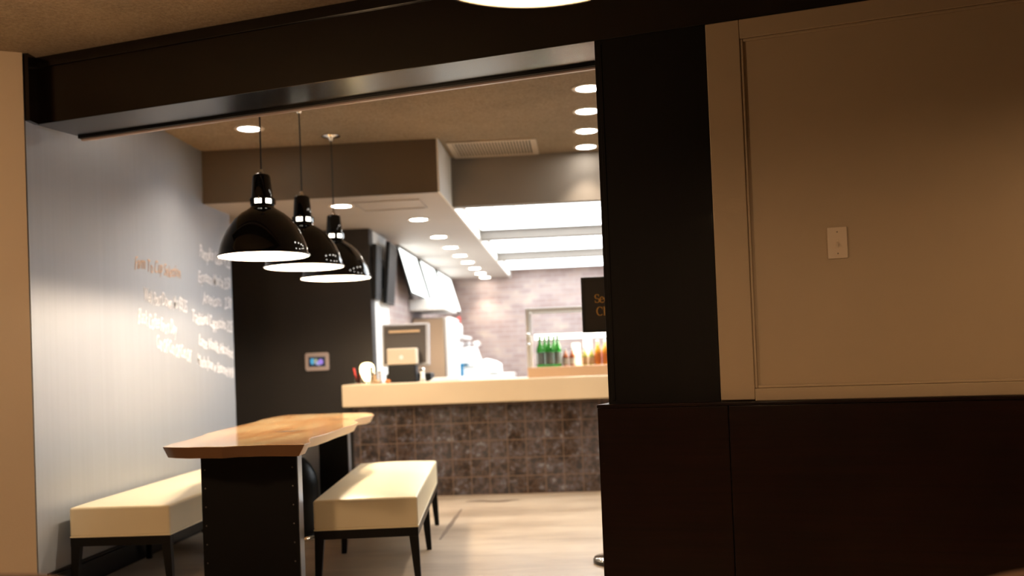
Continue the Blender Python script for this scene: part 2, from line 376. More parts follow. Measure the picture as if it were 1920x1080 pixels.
# beam wall (skewed)
L = -3.03
struct(skew(MB().box(L, 5.2, 0, .30, 2.49, CZ).box(L, 5.2, -.010, 0, 2.785, CZ), 'trim_6', M['beam'], bevel=.003), 'dark stained ceiling beam')
struct(skew(MB().box(L, .02, .30, .325, 2.478, 2.60), 'trim_7', M['blackwood']), 'thin black lip behind the beam')
struct(skew(MB().box(L, .02, .325, .345, 2.470, 2.50), 'trim_8', M['bezel']), 'thin strip behind the beam, coloured as the lit lip edge')  # pale colour stands for light caught on the edge of the black lip
struct(MB().box(-2.80, -2.775, 4.94, 5.035, 2.49, CZ).build('trim_9', M['beam']), 'dark board where the beam meets the wall')
struct(skew(MB().box(.004, .468, .0, .33, 0, 2.489).box(.02, .034, -.003, 0, .97, 2.47), 'trim_10', M['post'], bevel=.004), 'black stained post')
struct(skew(MB().box(.469, 5.0, .012, .16, 0, 2.489), 'wall_panelled', M['panelpaint']), 'beige panelled wall')
fr = MB().box(.470, .605, -.004, .0115, .96, 2.488).box(.605, 5.0, -.004, .0115, 2.41, 2.488).box(.605, 5.0, -.004, .0115, .955, 1.005)
struct(skew(fr, 'trim_11', M['panelpaint'], bevel=.004), 'painted frame boards of the panelled wall')
bead = MB().box(.605, .617, .001, .0118, 1.005, 2.41).box(.617, 5.0, .001, .0118, 2.398, 2.41).box(.617, 5.0, .001, .0118, 1.005, 1.017)
struct(skew(bead, 'trim_12', M['panelpaint'], bevel=.004), 'thin moulding inside the frame boards')
pw = MB().box(-.038, .500, -.034, .003, 0, .940).box(.503, 5.0, -.034, .003, 0, .940)
struct(skew(pw, 'wall_wainscot', M['wains'], bevel=.003), 'dark mahogany wainscot')
struct(skew(MB().box(-.040, 5.0, -.040, .012, .9405, .956), 'trim_13', M['wains'], bevel=.005), 'cap rail of the wainscot')
struct(skew(MB().box(-.038, .003, .003, .36, 0, .955), 'trim_14', M['wains'], bevel=.003), 'wainscot return beside the post')

# stains in the floor finish, kept a hair above it
def ribbon(pts, w):
    b = MB(); n = len(pts); L_, R_ = [], []
    for i, p in enumerate(pts):
        a = Vector(pts[max(0, i-1)]); c = Vector(pts[min(n-1, i+1)]); d = (c-a).normalized(); nn = Vector((-d.y, d.x))
        ww = w*(.35+.65*math.sin(math.pi*(i+.5)/n))*random.uniform(.7, 1.2)
        L_.append(b.bm.verts.new((p[0]+nn.x*ww, p[1]+nn.y*ww, .0012))); R_.append(b.bm.verts.new((p[0]-nn.x*ww, p[1]-nn.y*ww, .0012)))
    for i in range(n-1): b.bm.faces.new((L_[i], L_[i+1], R_[i+1], R_[i]))
    return b
FL = bpy.data.objects['floor']
ribbon([(-.955-.0015*k, 6.5+k*.135) for k in range(11)], .020).build('stain', M['stain'], FL)
ribbon([(-.98+k*.055, 8.25+.03*math.sin(k)) for k in range(9)], .05).build('stain', M['stain'], FL)

# ------------------------------------------------------------------ counter
cb = thing('counter_base', 'service counter front clad in mottled bronze square tiles', 'counter', (0, 0, 0))
MB().box(-2.0, 3.6, 8.66, 9.10, .0, .805).build('tiled_front', M['tile'], cb)
ct = MB().box(-2.056, 3.7, 8.5, 9.12, .807, 1.004).build('countertop', M['counter'], bevel=.012, seg=3)
tag(ct, 'thick cream countertop running over the tiled counter front', 'countertop')

# ------------------------------------------------------------------ slab table
tb = thing('slab_table', 'live-edge maple slab dining table on black steel pedestals', 'table', (-1.75, 6.15, 0), 0)
top = [(-2.045,4.75),(-1.98,4.70),(-1.89,4.66),(-1.80,4.655),(-1.70,4.625),(-1.62,4.66),(-1.52,4.66),(-1.40,4.63),(-1.296,4.60),(-1.30,4.72),(-1.365,4.93),(-1.385,5.06),(-1.372,5.2),(-1.378,5.45),(-1.396,5.74),(-1.40,6.05),(-1.418,6.29),(-1.50,6.5),(-1.53,6.75),(-1.54,6.93),(-1.50,7.06),(-1.515,7.25),(-1.577,7.46),(-1.66,7.60),(-1.85,7.66),(-2.03,7.67),(-2.29,7.69),(-2.315,7.48),(-2.31,7.1),(-2.25,6.72),(-2.235,6.4),(-2.22,6.1),(-2.19,5.72),(-2.145,5.5),(-2.125,5.38),(-2.10,5.15),(-2.08,4.92)]
ox, oy = -1.75, 6.15
cxm = sum(p[0] for p in top)/len(top)
def inset(p):
    return (p[0] + (.022 if p[0] < cxm else -.034)*min(1, abs(p[0]-cxm)/.25), p[1] + (.012 if p[1] < 5 else (-.02 if p[1] > 7.4 else 0)))
tl = [(x-ox, y-oy) for x, y in top]; bl = [(inset(p)[0]-ox, inset(p)[1]-oy) for p in top]
o = MB().prism(tl, .744, .80, bl).build('tabletop', [M['slab'], M['bark'], M['cutedge']], tb, bevel=.004)
for p in o.data.polygons:
    if abs(p.normal.z) < .95:
        p.material_index = 2 if p.normal.y < -.7 else 1
for (x, y, a, b_) in ((-1.68, 5.62, .075, .012), (-1.66, 6.75, .06, .010)):
    poly = [(x-ox+a*math.cos(t)*(1+.25*math.sin(3*t)), y-oy+b_*3*math.sin(t)*(1+.3*math.cos(4*t))) for t in [k*math.pi/9 for k in range(18)]]
    MB().prism(poly, .8003, .8012).build('knot', M['knot'], tb)
def pedestal(y, xl, xr, rows):
    o = MB().box(xl-ox, xr-ox, y-oy, y+.085-oy, .0, .742).build('pedestal', M['blacksteel'], tb, bevel=.004)
    MB().box(xr-ox+.0005, xr-ox+.004, y-oy+.008, y+.08-oy, .012, .738).build('lit_side', M['litside'], o)  # pale strip: light on the pedestal's right side, put into the colour
    MB().box(xl-ox-.03, xr-ox+.03, y-oy-.02, y+.13-oy, 0, .008).build('foot_plate', M['blacksteel'], o)
    for k in range(rows):
        for xx in (xl+.022, xr-.022):
            MB().lathe([(0, 0), (.0045, 0), (.003, .003), (0, .004)], 10).xf(Matrix.Translation((xx-ox, y-oy-.0003, .10+k*.094)) @ Matrix.Rotation(R(90), 4, 'X')).build('rivet', M['rivet'], o)
pedestal(4.92, -1.925, -1.432, 7)
pedestal(6.90, -1.845, -1.640, 0)
MB().box(-1.99-ox, -1.847-ox, 6.93-oy, 6.96-oy, .02, .742).build('sheen_panel', M['greyblue'], tb, bevel=.002)  # added panel, its grey-blue stands in for a sheen on the black steel
MB().box(-1.79-ox, -1.66-ox, 5.03-oy, 6.90-oy, .690, .742).build('rail', M['blacksteel'], tb, bevel=.003)

# round-shouldered bin under the table
bn = thing('waste_bin', 'black round-shouldered bin on a chrome foot under the slab table', 'bin', (-1.945, 6.72, 0))
MB().lathe([(.125, .035), (.130, .06), (.132, .38), (.118, .44), (.085, .50), (.045, .545), (.0, .56)], 40).build('body', M['black'], bn, smooth=True)
MB().lathe([(.15, 0), (.152, .010), (.125, .022), (.12, .034)], 40).build('foot_ring', M['chrome'], bn, smooth=True)

# ------------------------------------------------------------------ benches
def cushion(x0, x1, y0, y1, z0, z1, nx=14, ny=30, crown=.028):
    b = MB(); bm = b.bm; r = .028
    def P(i, j, top):
        u, v = i/nx, j/ny; x = x0+(x1-x0)*u; y = y0+(y1-y0)*v
        if not top: return (x, y, z0)
        ex = min(u, 1-u)*(x1-x0); ey = min(v, 1-v)*(y1-y0)
        h = crown*(1-math.exp(-ex/.09))*(1-math.exp(-ey/.12))
        return (x, y, z1-crown*.8+h)
    T = [[bm.verts.new(P(i, j, True)) for j in range(ny+1)] for i in range(nx+1)]
    B = [[bm.verts.new(P(i, j, False)) for j in range(ny+1)] for i in range(nx+1)]
    for i in range(nx):
        for j in range(ny):
            bm.faces.new((T[i][j], T[i+1][j], T[i+1][j+1], T[i][j+1])); bm.faces.new((B[i][j], B[i][j+1], B[i+1][j+1], B[i+1][j]))
    for i in range(nx):
        bm.faces.new((B[i][0], B[i+1][0], T[i+1][0], T[i][0])); bm.faces.new((B[i+1][ny], B[i][ny], T[i][ny], T[i+1][ny]))
    for j in range(ny):
        bm.faces.new((B[0][j+1], B[0][j], T[0][j], T[0][j+1])); bm.faces.new((B[nx][j], B[nx][j+1], T[nx][j+1], T[nx][j]))
    return b
def make_bench(loc, rz, label):
    t = thing('bench', label, 'bench', loc, rz, 'cream vinyl benches along the slab table')
    W_, L_ = .275, 1.93
    c = cushion(-W_, W_, 0, L_, .302, .482).build('seat_cushion', M['vinyl'], t, bevel=.014, seg=3)
    MB().tube([(-W_+.004, .004, .303), (W_-.004, .004, .303)], .005, 8).tube([(W_-.004, .004, .303), (W_-.004, L_-.004, .303)], .005, 8).tube([(-W_+.004, .004, .303), (-W_+.004, L_-.004, .303)], .005, 8).build('piping', M['vinyl'], c)
    f = MB().box(-W_+.002, W_-.002, .002, .04, .252, .300).box(-W_+.002, W_-.002, L_-.04, L_-.002, .252, .300)
    f.box(-W_+.002, -W_+.04, .04, L_-.04, .252, .300).box(W_-.04, W_-.002, .04, L_-.04, .252, .300)
    f.build('frame', M['blackwood'], t, bevel=.003)
    for y in (.004, L_/2-.02, L_-.046):
        for s in (-1, 1):
            xo = s*(W_-.003); xi = s*(W_-.052); b0 = s*(W_+.004); b1 = s*(W_-.026)
            bot = [(b0, y+.006, 0), (b1, y+.006, 0), (b1, y+.032, 0), (b0, y+.032, 0)]
            tp = [(xo, y, .256), (xi, y, .256), (xi, y+.042, .256), (xo, y+.042, .256)]
            MB().hexa(bot, tp).build('leg', M['blackwood'], t, bevel=.002)
    return t
make_bench((-1.150, 5.19, 0), R(5.2), 'cream vinyl bench right of the table, nearer the open floor')
make_bench((-2.475, 5.17, 0), R(.5), 'cream vinyl bench left of the table, along the grey chalkboard wall')

# ------------------------------------------------------------------ pendants
prof_out = [(.254,0),(.251,.006),(.247,.012),(.243,.035),(.235,.066),(.221,.102),(.201,.142),(.179,.175),(.153,.210),(.118,.240),(.088,.258),(.066,.274),(.060,.290)]
prof_in = [(.249,.001),(.244,.012),(.239,.035),(.232,.066),(.218,.102),(.196,.142),(.168,.172),(.140,.202),(.107,.232),(.080,.252),(.05,.262),(0,.264)]
def make_pendant(x, y, z, label, warm=False, group=None, rod=None):
    t = thing('pendant_lamp', label, 'pendant lamp', (x, y, z), 0, group)
    sh = MB().lathe(prof_out, 64, cap=False).build('lamp_shade', M['enamel'], t, smooth=True)
    MB().lathe(prof_in, 64, cap=False).build('reflector', M['whiteenamel'], sh, smooth=True)
    MB().lathe([(.249,.0005),(.2555,-.001),(.2575,.003),(.254,.008)], 64, cap=False).build('rim', M['enamel'], sh, smooth=True)
    co = MB().lathe([(.060,.284),(.066,.286),(.066,.291),(.058,.292)], 40, cap=False).lathe([(.058,.318),(.068,.319),(.068,.325),(.058,.328)], 40, cap=False)
    for k in range(6):
        co.box(-.005, .003, -.011, .011, .291, .319, Matrix.Rotation(k*math.pi/3+.95, 4, 'Z') @ Matrix.Translation((.064, 0, 0)))
    co = co.build('vented_collar', M['enamel'], t)
    MB().lathe([(.052,.286),(.052,.324)], 32, cap=False).build('lit_neck', M['neck'], co, smooth=True)
    hs = MB().lathe([(.060,.322),(.059,.335),(.049,.445),(.045,.456),(.034,.461),(0,.462)], 40, cap=False).build('socket_housing', M['enamel'], t, smooth=True)
    MB().lathe([(.016,.461),(.016,.472),(.009,.478),(.009,.490),(0,.491)], 20, cap=False).build('cord_grip', M['chrome'], t, smooth=True)
    for k in range(3):
        a = k*2.094+.6
        MB().box(-.006, .006, -.003, .003, .295, .325, Matrix.Translation((.071*math.cos(a), .071*math.sin(a), 0)) @ Matrix.Rotation(a, 4, 'Z')).build('clip', M['chrome'], t)
    MB().tube([(0,0,.489), (.002,0,.489+(CZ-z-.5)*.5), (0,0,CZ-z-.012)], .0045, 8).build('cord', M['cord'], t)
    MB().lathe([(0,CZ-z),(.068,CZ-z),(.066,CZ-z-.010),(.02,CZ-z-.018),(.014,CZ-z-.04),(0,CZ-z-.042)], 36, cap=False).build('canopy', M['chrome'], t, smooth=True)
    MB().lathe([(0,.08),(.022,.085),(.034,.11),(.034,.135),(.020,.175),(.018,.24)], 24, cap=False).build('bulb', M['bulbwarm' if warm else 'bulb'], t, smooth=True)
    light('POINT', 'bulb_light', (0, 0, .055), W_FRONT*(1.3 if x < 1 else .9) if warm else W_PEND, WARM if warm else (1, .79, .56), t, .07 if warm else .035)
    return t
G = 'black dome pendant lamps over the slab table'
make_pendant(-1.73, 5.45, 1.79, 'black enamel dome pendant lamp over the table, nearest and largest of three', group=G)
make_pendant(-1.733, 6.28, 1.805, 'black enamel dome pendant lamp over the table, middle of three', group=G)
make_pendant(-1.73, 7.10, 1.80, 'black enamel dome pendant lamp over the table, farthest of three', group=G)
make_pendant(-.055, 2.05, 1.972, 'glowing warm pendant lamp in the near room, cut off by the top edge', warm=True)
make_pendant(2.15, 2.45, 2.06, 'warm dome pendant lamp in the near room before the panelled wall', warm=True)

# ------------------------------------------------------------------ downlights
dl = None
def downlight(x, y, z, label, group, r=.088, power=W_DOWN, cone=88):
    global dl
    if dl is None:
        t = thing('downlight', label, 'downlight', (x, y, z), 0, group)
        MB().lathe([(r-.012, -.001), (r-.010, -.006), (r+.012, -.005), (r+.016, 0), (r+.016, .0), (r-.012, -.0005)], 40, cap=False).build('trim_ring', M['ring'], t, smooth=True)
        MB().lathe([(0, -.003), (r-.010, -.003), (r-.010, -.001), (0, -.001)], 40, cap=False).build('lens', M['lens'], t)
        dl = t
    else: t = dup(dl, (x, y, z), 0, label, group)
    light('SPOT', 'lamp_light', (0, 0, -.02), power, NEUT, t, .06, spot=R(cone), blend=.6)
    return t
gA = 'recessed downlights in the stippled ceiling beside the post'
for k, (y, nm) in enumerate(((6.215, 'nearest the beam'), (6.79, 'second from the beam'), (7.38, 'third from the beam'), (7.935, 'farthest from the beam'))):
    downlight(.127, y, CZ, 'recessed downlight in stippled ceiling by the post, ' + nm, gA, power=W_DOWN*(1.7 if k < 3 else 1.1), cone=88 if k < 3 else 44)
downlight(-2.22, 6.76, CZ, 'recessed downlight in stippled ceiling near the chalkboard wall', 'recessed downlights', power=W_DOWN*2.2, cone=125)
downlight(-1.833, 7.79, SZ, 'recessed downlight in soffit behind the farthest pendant', 'recessed downlights', power=W_DOWN*.28)
gB = 'row of recessed downlights in the soffit above the counter'
names = ['nearest of the row of eight', 'second of the row of eight', 'third of the row of eight', 'fourth of the row of eight', 'fifth of the row of eight', 'sixth of the row of eight', 'seventh of the row of eight', 'last of the row, closest to brick wall']
for y, nm in zip((8.72, 9.98, 10.93, 11.80, 12.62, 13.48, 14.28, 14.98), names):
    downlight(-1.362, y, SZ, 'recessed downlight in soffit over the kitchen, ' + nm, gB, power=W_DOWN*(.28 if y < 14.5 else .06))

# added warm point light outside the frame, no fixture, lifting near ceiling and wall
for x, y, p in ((-2.5, 2.7, 66.),):
    light('POINT', 'room_fill_light', (x, y, 1.95), p, WARM, None, .12)

# ceiling vent
v = thing('ceiling_vent', 'painted slatted return vent in the stippled ceiling', 'vent', (-.60, 7.80, CZ))
MB().box(-.345, .345, -.285, -.25, -.012, 0).box(-.345, .345, .25, .285, -.012, 0).box(-.345, -.30, -.25, .25, -.012, 0).box(.30, .345, -.25, .25, -.012, 0).build('frame', M['grille'], v, bevel=.003)
b = MB()
for k in range(26): b.box(-.295+k*.0236, -.295+k*.0236+.012, -.25, .25, -.009, -.002)
b.build('slats', M['grille'], v)
MB().box(-.30, .30, -.25, .25, -.0018, -.0002).build('backing', M['dark'], v)
hp = thing('access_hatch', 'flush square access hatch in the soffit beside the downlights', 'hatch', (-1.45, 7.86, SZ))
MB().box(-.25, .25, -.20, .20, -.003, -.0002).build('panel', M['soffit'], hp, bevel=.002)
MB().box(-.265, .265, -.215, -.202, -.008, 0).box(-.265, .265, .202, .215, -.008, 0).box(-.265, -.252, -.202, .202, -.008, 0).box(.252, .265, -.202, .202, -.008, 0).build('frame', M['soffit'], hp)

# ------------------------------------------------------------------ switch plate, in the skewed wall
sw = thing('light_switch', 'beige toggle light switch plate on the panelled wall', 'light switch', P0 + Matrix.Rotation(BA, 3, 'Z') @ Vector((.943, .0119, 1.563)), BA)
MB().box(-.037, .037, -.006, 0, -.062, .062).build('plate', M['plastic_beige'], sw, bevel=.003)
MB().box(-.0055, .0055, -.0068, -.006, -.013, .013).hexa([(-.004,-.0068,-.008),(.004,-.0068,-.008),(.004,-.0068,.004),(-.004,-.0068,.004)], [(-.003,-.018,-.018),(.003,-.018,-.018),(.003,-.016,-.010),(-.003,-.016,-.010)]).build('toggle', M['plastic_beige'], sw, bevel=.001)
for z in (.042, -.042):
    MB().lathe([(0,.0012),(.0028,.0008),(.003,0)], 12, cap=False).xf(Matrix.Translation((0,-.006,z)) @ Matrix.Rotation(R(90), 4, 'X')).build('screw', M['screw'], sw)

# ------------------------------------------------------------------ thermostat / touch panel on the pegboard
tp = thing('wall_touch_panel', 'small lit touch panel in silver bezel on the black pegboard wall', 'touch panel', (-2.425, 9.129, 1.219))
def rrect(w, h, r, n=5):
    pts = []
    for sx, sy, a0 in ((1,1,0),(-1,1,90),(-1,-1,180),(1,-1,270)):
        for k in range(n+1):
            a = R(a0+90*k/n); pts.append((sx*(w-r)+r*math.cos(a), sy*(h-r)+r*math.sin(a)))
    return pts
RX = Matrix.Rotation(R(90), 4, 'X')
MB().prism(rrect(.112, .084, .022), 0, .02).xf(RX).build('bezel', M['bezel'], tp, bevel=.003)
scn = MB().box(-.080, .080, -.0212, -.0202, -.046, .046).build('screen', M['g_dark'], tp)
def blob(x, z, rx, rz, m, d):
    MB().prism([(x+rx*math.cos(k*math.pi/10), z+rz*math.sin(k*math.pi/10)) for k in range(20)], .0213+d, .0216+d).xf(RX).build('icon', m, scn)
blob(-.043, .004, .020, .030, M['g_blue'], 0); blob(-.010, .004, .020, .026, M['g_yel'], .0004); blob(.012, -.014, .024, .020, M['g_lav'], .0008); blob(.036, -.002, .024, .026, M['g_vio'], .0012)

# ------------------------------------------------------------------ chalk writing on the left wall
def textmesh(s, size, ext=.0004, off=0.0, shear=0.0):
    cu = bpy.data.curves.new('t', 'FONT'); cu.body = s; cu.size = size; cu.extrude = ext; cu.offset = off; cu.shear = shear; cu.resolution_u = 3
    o = bpy.data.objects.new('t', cu); C.objects.link(o); bpy.context.view_layer.update()
    me = bpy.data.meshes.new_from_object(o.evaluated_get(bpy.context.evaluated_depsgraph_get()))
    bpy.data.objects.remove(o); return me
def chalk_line(s, y0, z0, y1, z1, h, m, seed):
    me = textmesh(s, 1.0, 0.001, .002, .25)
    xs = [v.co.x for v in me.vertices]; w_ = max(xs)-min(xs); mn = min(xs); rnd = random.Random(seed); ph = rnd.uniform(0, 6)
    for v in me.vertices:
        u = (v.co.x-mn)/w_; up = v.co.y
        up += .07*math.sin(u*17+ph)+.02*math.sin(u*53+2*ph); u += .006*math.sin(up*9+u*40)
        v.co = Vector((-2.7985+v.co.z*.5, y0+(y1-y0)*u, z0+(z1-z0)*u+up*h))
    me.materials.append(m)
    o = bpy.data.objects.new('chalk_writing', me); C.objects.link(o); o.parent = WL; return o
cl = [('Farm To Cup Selection', 6.17, 1.84, 6.90, 1.83, .12, 'chalk_orange'), ('Well Pour Down Mo $5.25', 6.29, 1.63, 7.0, 1.60, .13, 'chalk_white'),
      ('Black Coffee From Dry', 6.19, 1.49, 6.80, 1.42, .14, 'chalk_white'), ('Cut Off Cut Off Cut Off', 6.46, 1.33, 7.05, 1.24, .13, 'chalk_white'),
      ('Pumpkin Latte 4.25', 7.27, 2.02, 7.93, 2.00, .14, 'chalk_white'), ('Espresso Mocha 3.50', 7.23, 1.84, 7.91, 1.82, .13, 'chalk_white'),
      ('Americano   2.50', 7.30, 1.68, 7.92, 1.66, .13, 'chalk_white'), ('Traditional Cappuccino 3.25', 7.09, 1.53, 7.93, 1.48, .13, 'chalk_white'),
      ('Latte Vanilla Hazelnut', 7.20, 1.36, 7.93, 1.27, .12, 'chalk_white'), ('Mocha Java w Steamed Milk', 7.16, 1.22, 7.93, 1.10, .12, 'chalk_white')]
for k, (s, y0, z0, y1, z1, h, m) in enumerate(cl): chalk_line(s, y0, z0, y1, z1, h, M[m], k)

# ------------------------------------------------------------------ sign on a stand behind the post
sg = thing('sign_stand', 'black framed pedestal sign with ochre lettering behind the post', 'sign', (.192, 5.65, 0))
MB().lathe([(0,0),(.152,0),(.155,.004),(.155,.022),(.148,.028),(.03,.036),(.016,.06),(0,.06)], 48, cap=False).build('base', M['signframe'], sg, smooth=False)
MB().lathe([(.150,.0285),(.149,.0305),(.03,.038),(.03,.036)], 48, cap=False).build('base_cover', M['chrome'], sg, smooth=True)
MB().tube([(0,0,.05),(0,0,1.30)], .013, 16).build('pole', M['signframe'], sg, smooth=True)
bd = MB().box(-.152, .152, -.006, .010, 1.308, 1.598).build('board', M['sign'], sg)
MB().box(-.163,-.150,-.014,.014,1.297,1.609).box(.150,.163,-.014,.014,1.297,1.609).box(-.150,.150,-.014,.014,1.297,1.310).box(-.150,.150,-.014,.014,1.596,1.609).build('frame', M['signframe'], sg, bevel=.002)
def arc(cx_, cy_, rx, ry, a0, a1, n=14): return [(cx_+rx*math.cos(R(a0+(a1-a0)*k/n)), cy_+ry*math.sin(R(a0+(a1-a0)*k/n))) for k in range(n+1)]
GL = {  # strokes in a unit em (cap height 1, x-height .68)
 'S': ([arc(.30,.74,.23,.24,30,270)[0:15] + arc(.30,.26,.25,.24,90,-150)], [[(.50,.70),(.50,.97)], [(.06,.03),(.06,.32)]], .60),
 'C': ([arc(.42,.5,.36,.5,50,312,20)], [[(.70,.66),(.70,.98)]], .80),
 'e': ([[(.07,.38),(.46,.38)], arc(.27,.34,.22,.34,8,320,20)], [], .54),
 'c': ([arc(.27,.34,.21,.34,50,315,18)], [], .50),
 't': ([[(.16,.92),(.16,.12)] + arc(.27,.12,.11,.12,180,300,6)], [[(.02,.66),(.34,.66)]], .38),
 'i': ([[(.14,.66),(.14,0)], [(.14,.86),(.14,.97)]], [[(.03,.66),(.14,.66)], [(.02,0),(.26,0)]], .29),
 'o': ([arc(.29,.34,.23,.34,0,360,24)], [], .58),
 'n': ([[(.14,.66),(.14,0)], arc(.33,.44,.17,.23,170,0,8)+[(.50,0)]], [[(.03,.66),(.14,.66)],[(.03,0),(.25,0)],[(.39,0),(.61,0)]], .64),
 'l': ([[(.14,1.0),(.14,0)]], [[(.03,1.0),(.14,1.0)],[(.02,0),(.26,0)]], .29),
 's': ([arc(.22,.50,.15,.17,30,270,8) + arc(.22,.17,.17,.17,90,-150,8)], [[(.36,.48),(.36,.66)],[(.06,.02),(.06,.2)]], .44),
 'd': ([arc(.26,.34,.21,.34,0,360,20), [(.48,1.0),(.48,0)]], [[(.37,1.0),(.48,1.0)],[(.48,0),(.60,0)]], .62)}
def letters(word, x, z, size, ydepth, thick=.15, thin=.045):
    b = MB(); cxx = x
    for ch in word:
        st, se, adv = GL[ch]
        for lst, nib in ((st, True), (se, False)):
            for path in lst:
                n = len(path); A, B = [], []
                for i, p in enumerate(path):
                    q0 = Vector(path[max(0, i-1)]); q1 = Vector(path[min(n-1, i+1)]); d = (q1-q0).normalized()
                    wd = (thin+(thick-thin)*abs(d.y))/2 if nib else .022; nn = Vector((-d.y, d.x))*wd
                    for Lx, sgn in ((A, 1), (B, -1)):
                        Lx.append([b.bm.verts.new((cxx+(p[0]+nn.x*sgn)*size, ydepth+dy, z+(p[1]+nn.y*sgn)*size)) for dy in (0, -.0015)])
                for i in range(n-1):
                    b.bm.faces.new((A[i][1], A[i+1][1], B[i+1][1], B[i][1])); b.bm.faces.new((A[i][0], B[i][0], B[i+1][0], A[i+1][0]))
                    b.bm.faces.new((A[i][0], A[i+1][0], A[i+1][1], A[i][1])); b.bm.faces.new((B[i][0], B[i][1], B[i+1][1], B[i+1][0]))
        cxx += adv*size
    return b
letters('Section', -.089, 1.463, .048, -.0065).build('lettering', M['gold'], bd)
letters('Closed', -.081, 1.391, .048, -.0065).build('lettering', M['gold'], bd)

# ------------------------------------------------------------------ things on the counter
CT = 1.004
ln = thing('glass_lamp', 'glowing frosted glass egg lamp on the left end of the counter', 'lamp', (-1.895, 8.82, CT))
MB().lathe([(0,0),(.042,0),(.045,.006),(.035,.018),(.030,.024),(0,.024)], 32, cap=False).build('base', M['chrome'], ln, smooth=True)
MB().lathe([(.028,.022),(.048,.06),(.063,.10),(.065,.135),(.057,.165),(.035,.183),(0,.188)], 36, cap=False).build('globe', M['candle'], ln, smooth=True)
light('POINT', 'lamp_light', (0, 0, .22), 1.0, (1, .7, .35), ln, .05)
pc = thing('pen_cup', 'small clear cup of red pens at the counter corner', 'cup', (-1.985, 8.86, CT))
MB().lathe([(0,0),(.030,0),(.036,.075),(.033,.075),(.028,.004),(0,.004)], 24, cap=False).build('cup', M['clear'], pc, smooth=True)
for k, (dx, dy, a, m, lab) in enumerate(((-.010, 0, -.22, 'red', 'red marker leaning left in the cup at the counter corner'), (.012, .008, .10, 'orange', 'orange marker standing in the cup at the counter corner'), (.006, -.008, .24, 'red', 'red marker leaning right in the cup at the counter corner'))):
    p = thing('marker_pen', lab, 'pen', (-1.985+dx, 8.86+dy, CT+.006), 0, 'pens in the counter cup'); p.rotation_euler = (0, a, 0)
    MB().lathe([(0,0),(.007,0),(.008,.10),(0,.10)], 12, cap=False).build('barrel', M[m], p, smooth=True)
    MB().lathe([(.0085,.095),(.009,.135),(.005,.14),(0,.14)], 12, cap=False).build('cap', M['paper' if k == 1 else 'red'], p, smooth=True)
pos = thing('point_of_sale_terminal', 'grey framed point of sale monitor standing on the counter', 'till', (-1.545, 8.86, CT))
RT = Matrix.Translation((0, 0, .33)) @ Matrix.Rotation(R(-8), 4, 'X')
MB().box(-.215, .215, .00, .05, -.185, .20).xf(RT).build('housing', M['grey'], pos, bevel=.012)
MB().box(-.195, .185, -.006, -.0005, -.165, .180).xf(RT).build('back_panel', M['greydark'], pos, bevel=.004)
MB().box(-.15, .13, -.012, -.0065, .115, .135).xf(RT).build('vent_strip', M['tan'], pos)
MB().box(-.07, .07, .03, .10, .06, .26).build('stand', M['black'], pos, bevel=.01)
MB().box(-.19, .22, .0, .22, 0, .075).build('base', M['black'], pos, bevel=.012)
pr = thing('receipt_printer', 'cream receipt printer in front of the till monitor', 'printer', (-1.55, 8.70, CT))
MB().box(-.125, .125, -.05, .09, .0, .155).xf(Matrix.Translation((0,0,0))).build('body', M['black'], pr, bevel=.01)
MB().box(-.128, .132, -.055, .075, .156, .30).build('cover', M['plastic_beige'], pr, bevel=.012)
MB().lathe([(0,0),(.02,0),(.018,.004),(0,.004)], 20, cap=False).xf(Matrix.Translation((0,-.056,.22)) @ RX).build('badge', M['white'], pr)
for x, y, h, r, m, lab in ((-1.83, 8.70, .15, .018, 'chrome', 'chrome pepper mill between lamp and till'), (-1.79, 8.64, .10, .022, 'tan', 'tan shaker beside the chrome mill on the counter'), (-1.37, 8.66, .12, .028, 'white', 'white salt shaker at the right end of the till'), (-1.74, 8.62, .11, .020, 'grey', 'grey shaker beside the receipt printer')):
    t = thing('shaker', lab, 'shaker', (x, y, CT), 0, 'shakers around the till')
    MB().lathe([(0,0),(r,0),(r*.7,h*.35),(r*.75,h*.7),(r*.6,h*.76),(0,h*.76)], 20, cap=False).build('body', M[m], t, smooth=True)
    MB().lathe([(r*.62,h*.765),(r*.85,h*.84),(r*.6,h),(0,h*1.02)], 20, cap=False).build('cap', M['chrome'], t, smooth=True)
for x, m, lab in ((-1.66, 'orange', 'orange wrapped candy lying left of the receipt printer'), (-1.75, 'tan', 'tan wrapped candy lying by the shakers')):
    o = MB().lathe([(0,0),(.022,.008),(.028,.018),(.018,.030),(0,.034)], 14, cap=False).build('wrapped_candy', M[m], smooth=True, loc=(x, 8.56, CT)); tag(o, lab, 'candy', 'candies on the counter')
tr = thing('napkin_tray', 'low white tray of napkins on the counter beside the till', 'tray', (-1.17, 8.75, CT))
MB().box(-.14, .14, -.08, .08, 0, .012).build('tray', M['white'], tr, bevel=.004)
MB().box(-.12, .12, -.065, .065, .0125, .03).build('napkins', M['paper'], tr, bevel=.004)

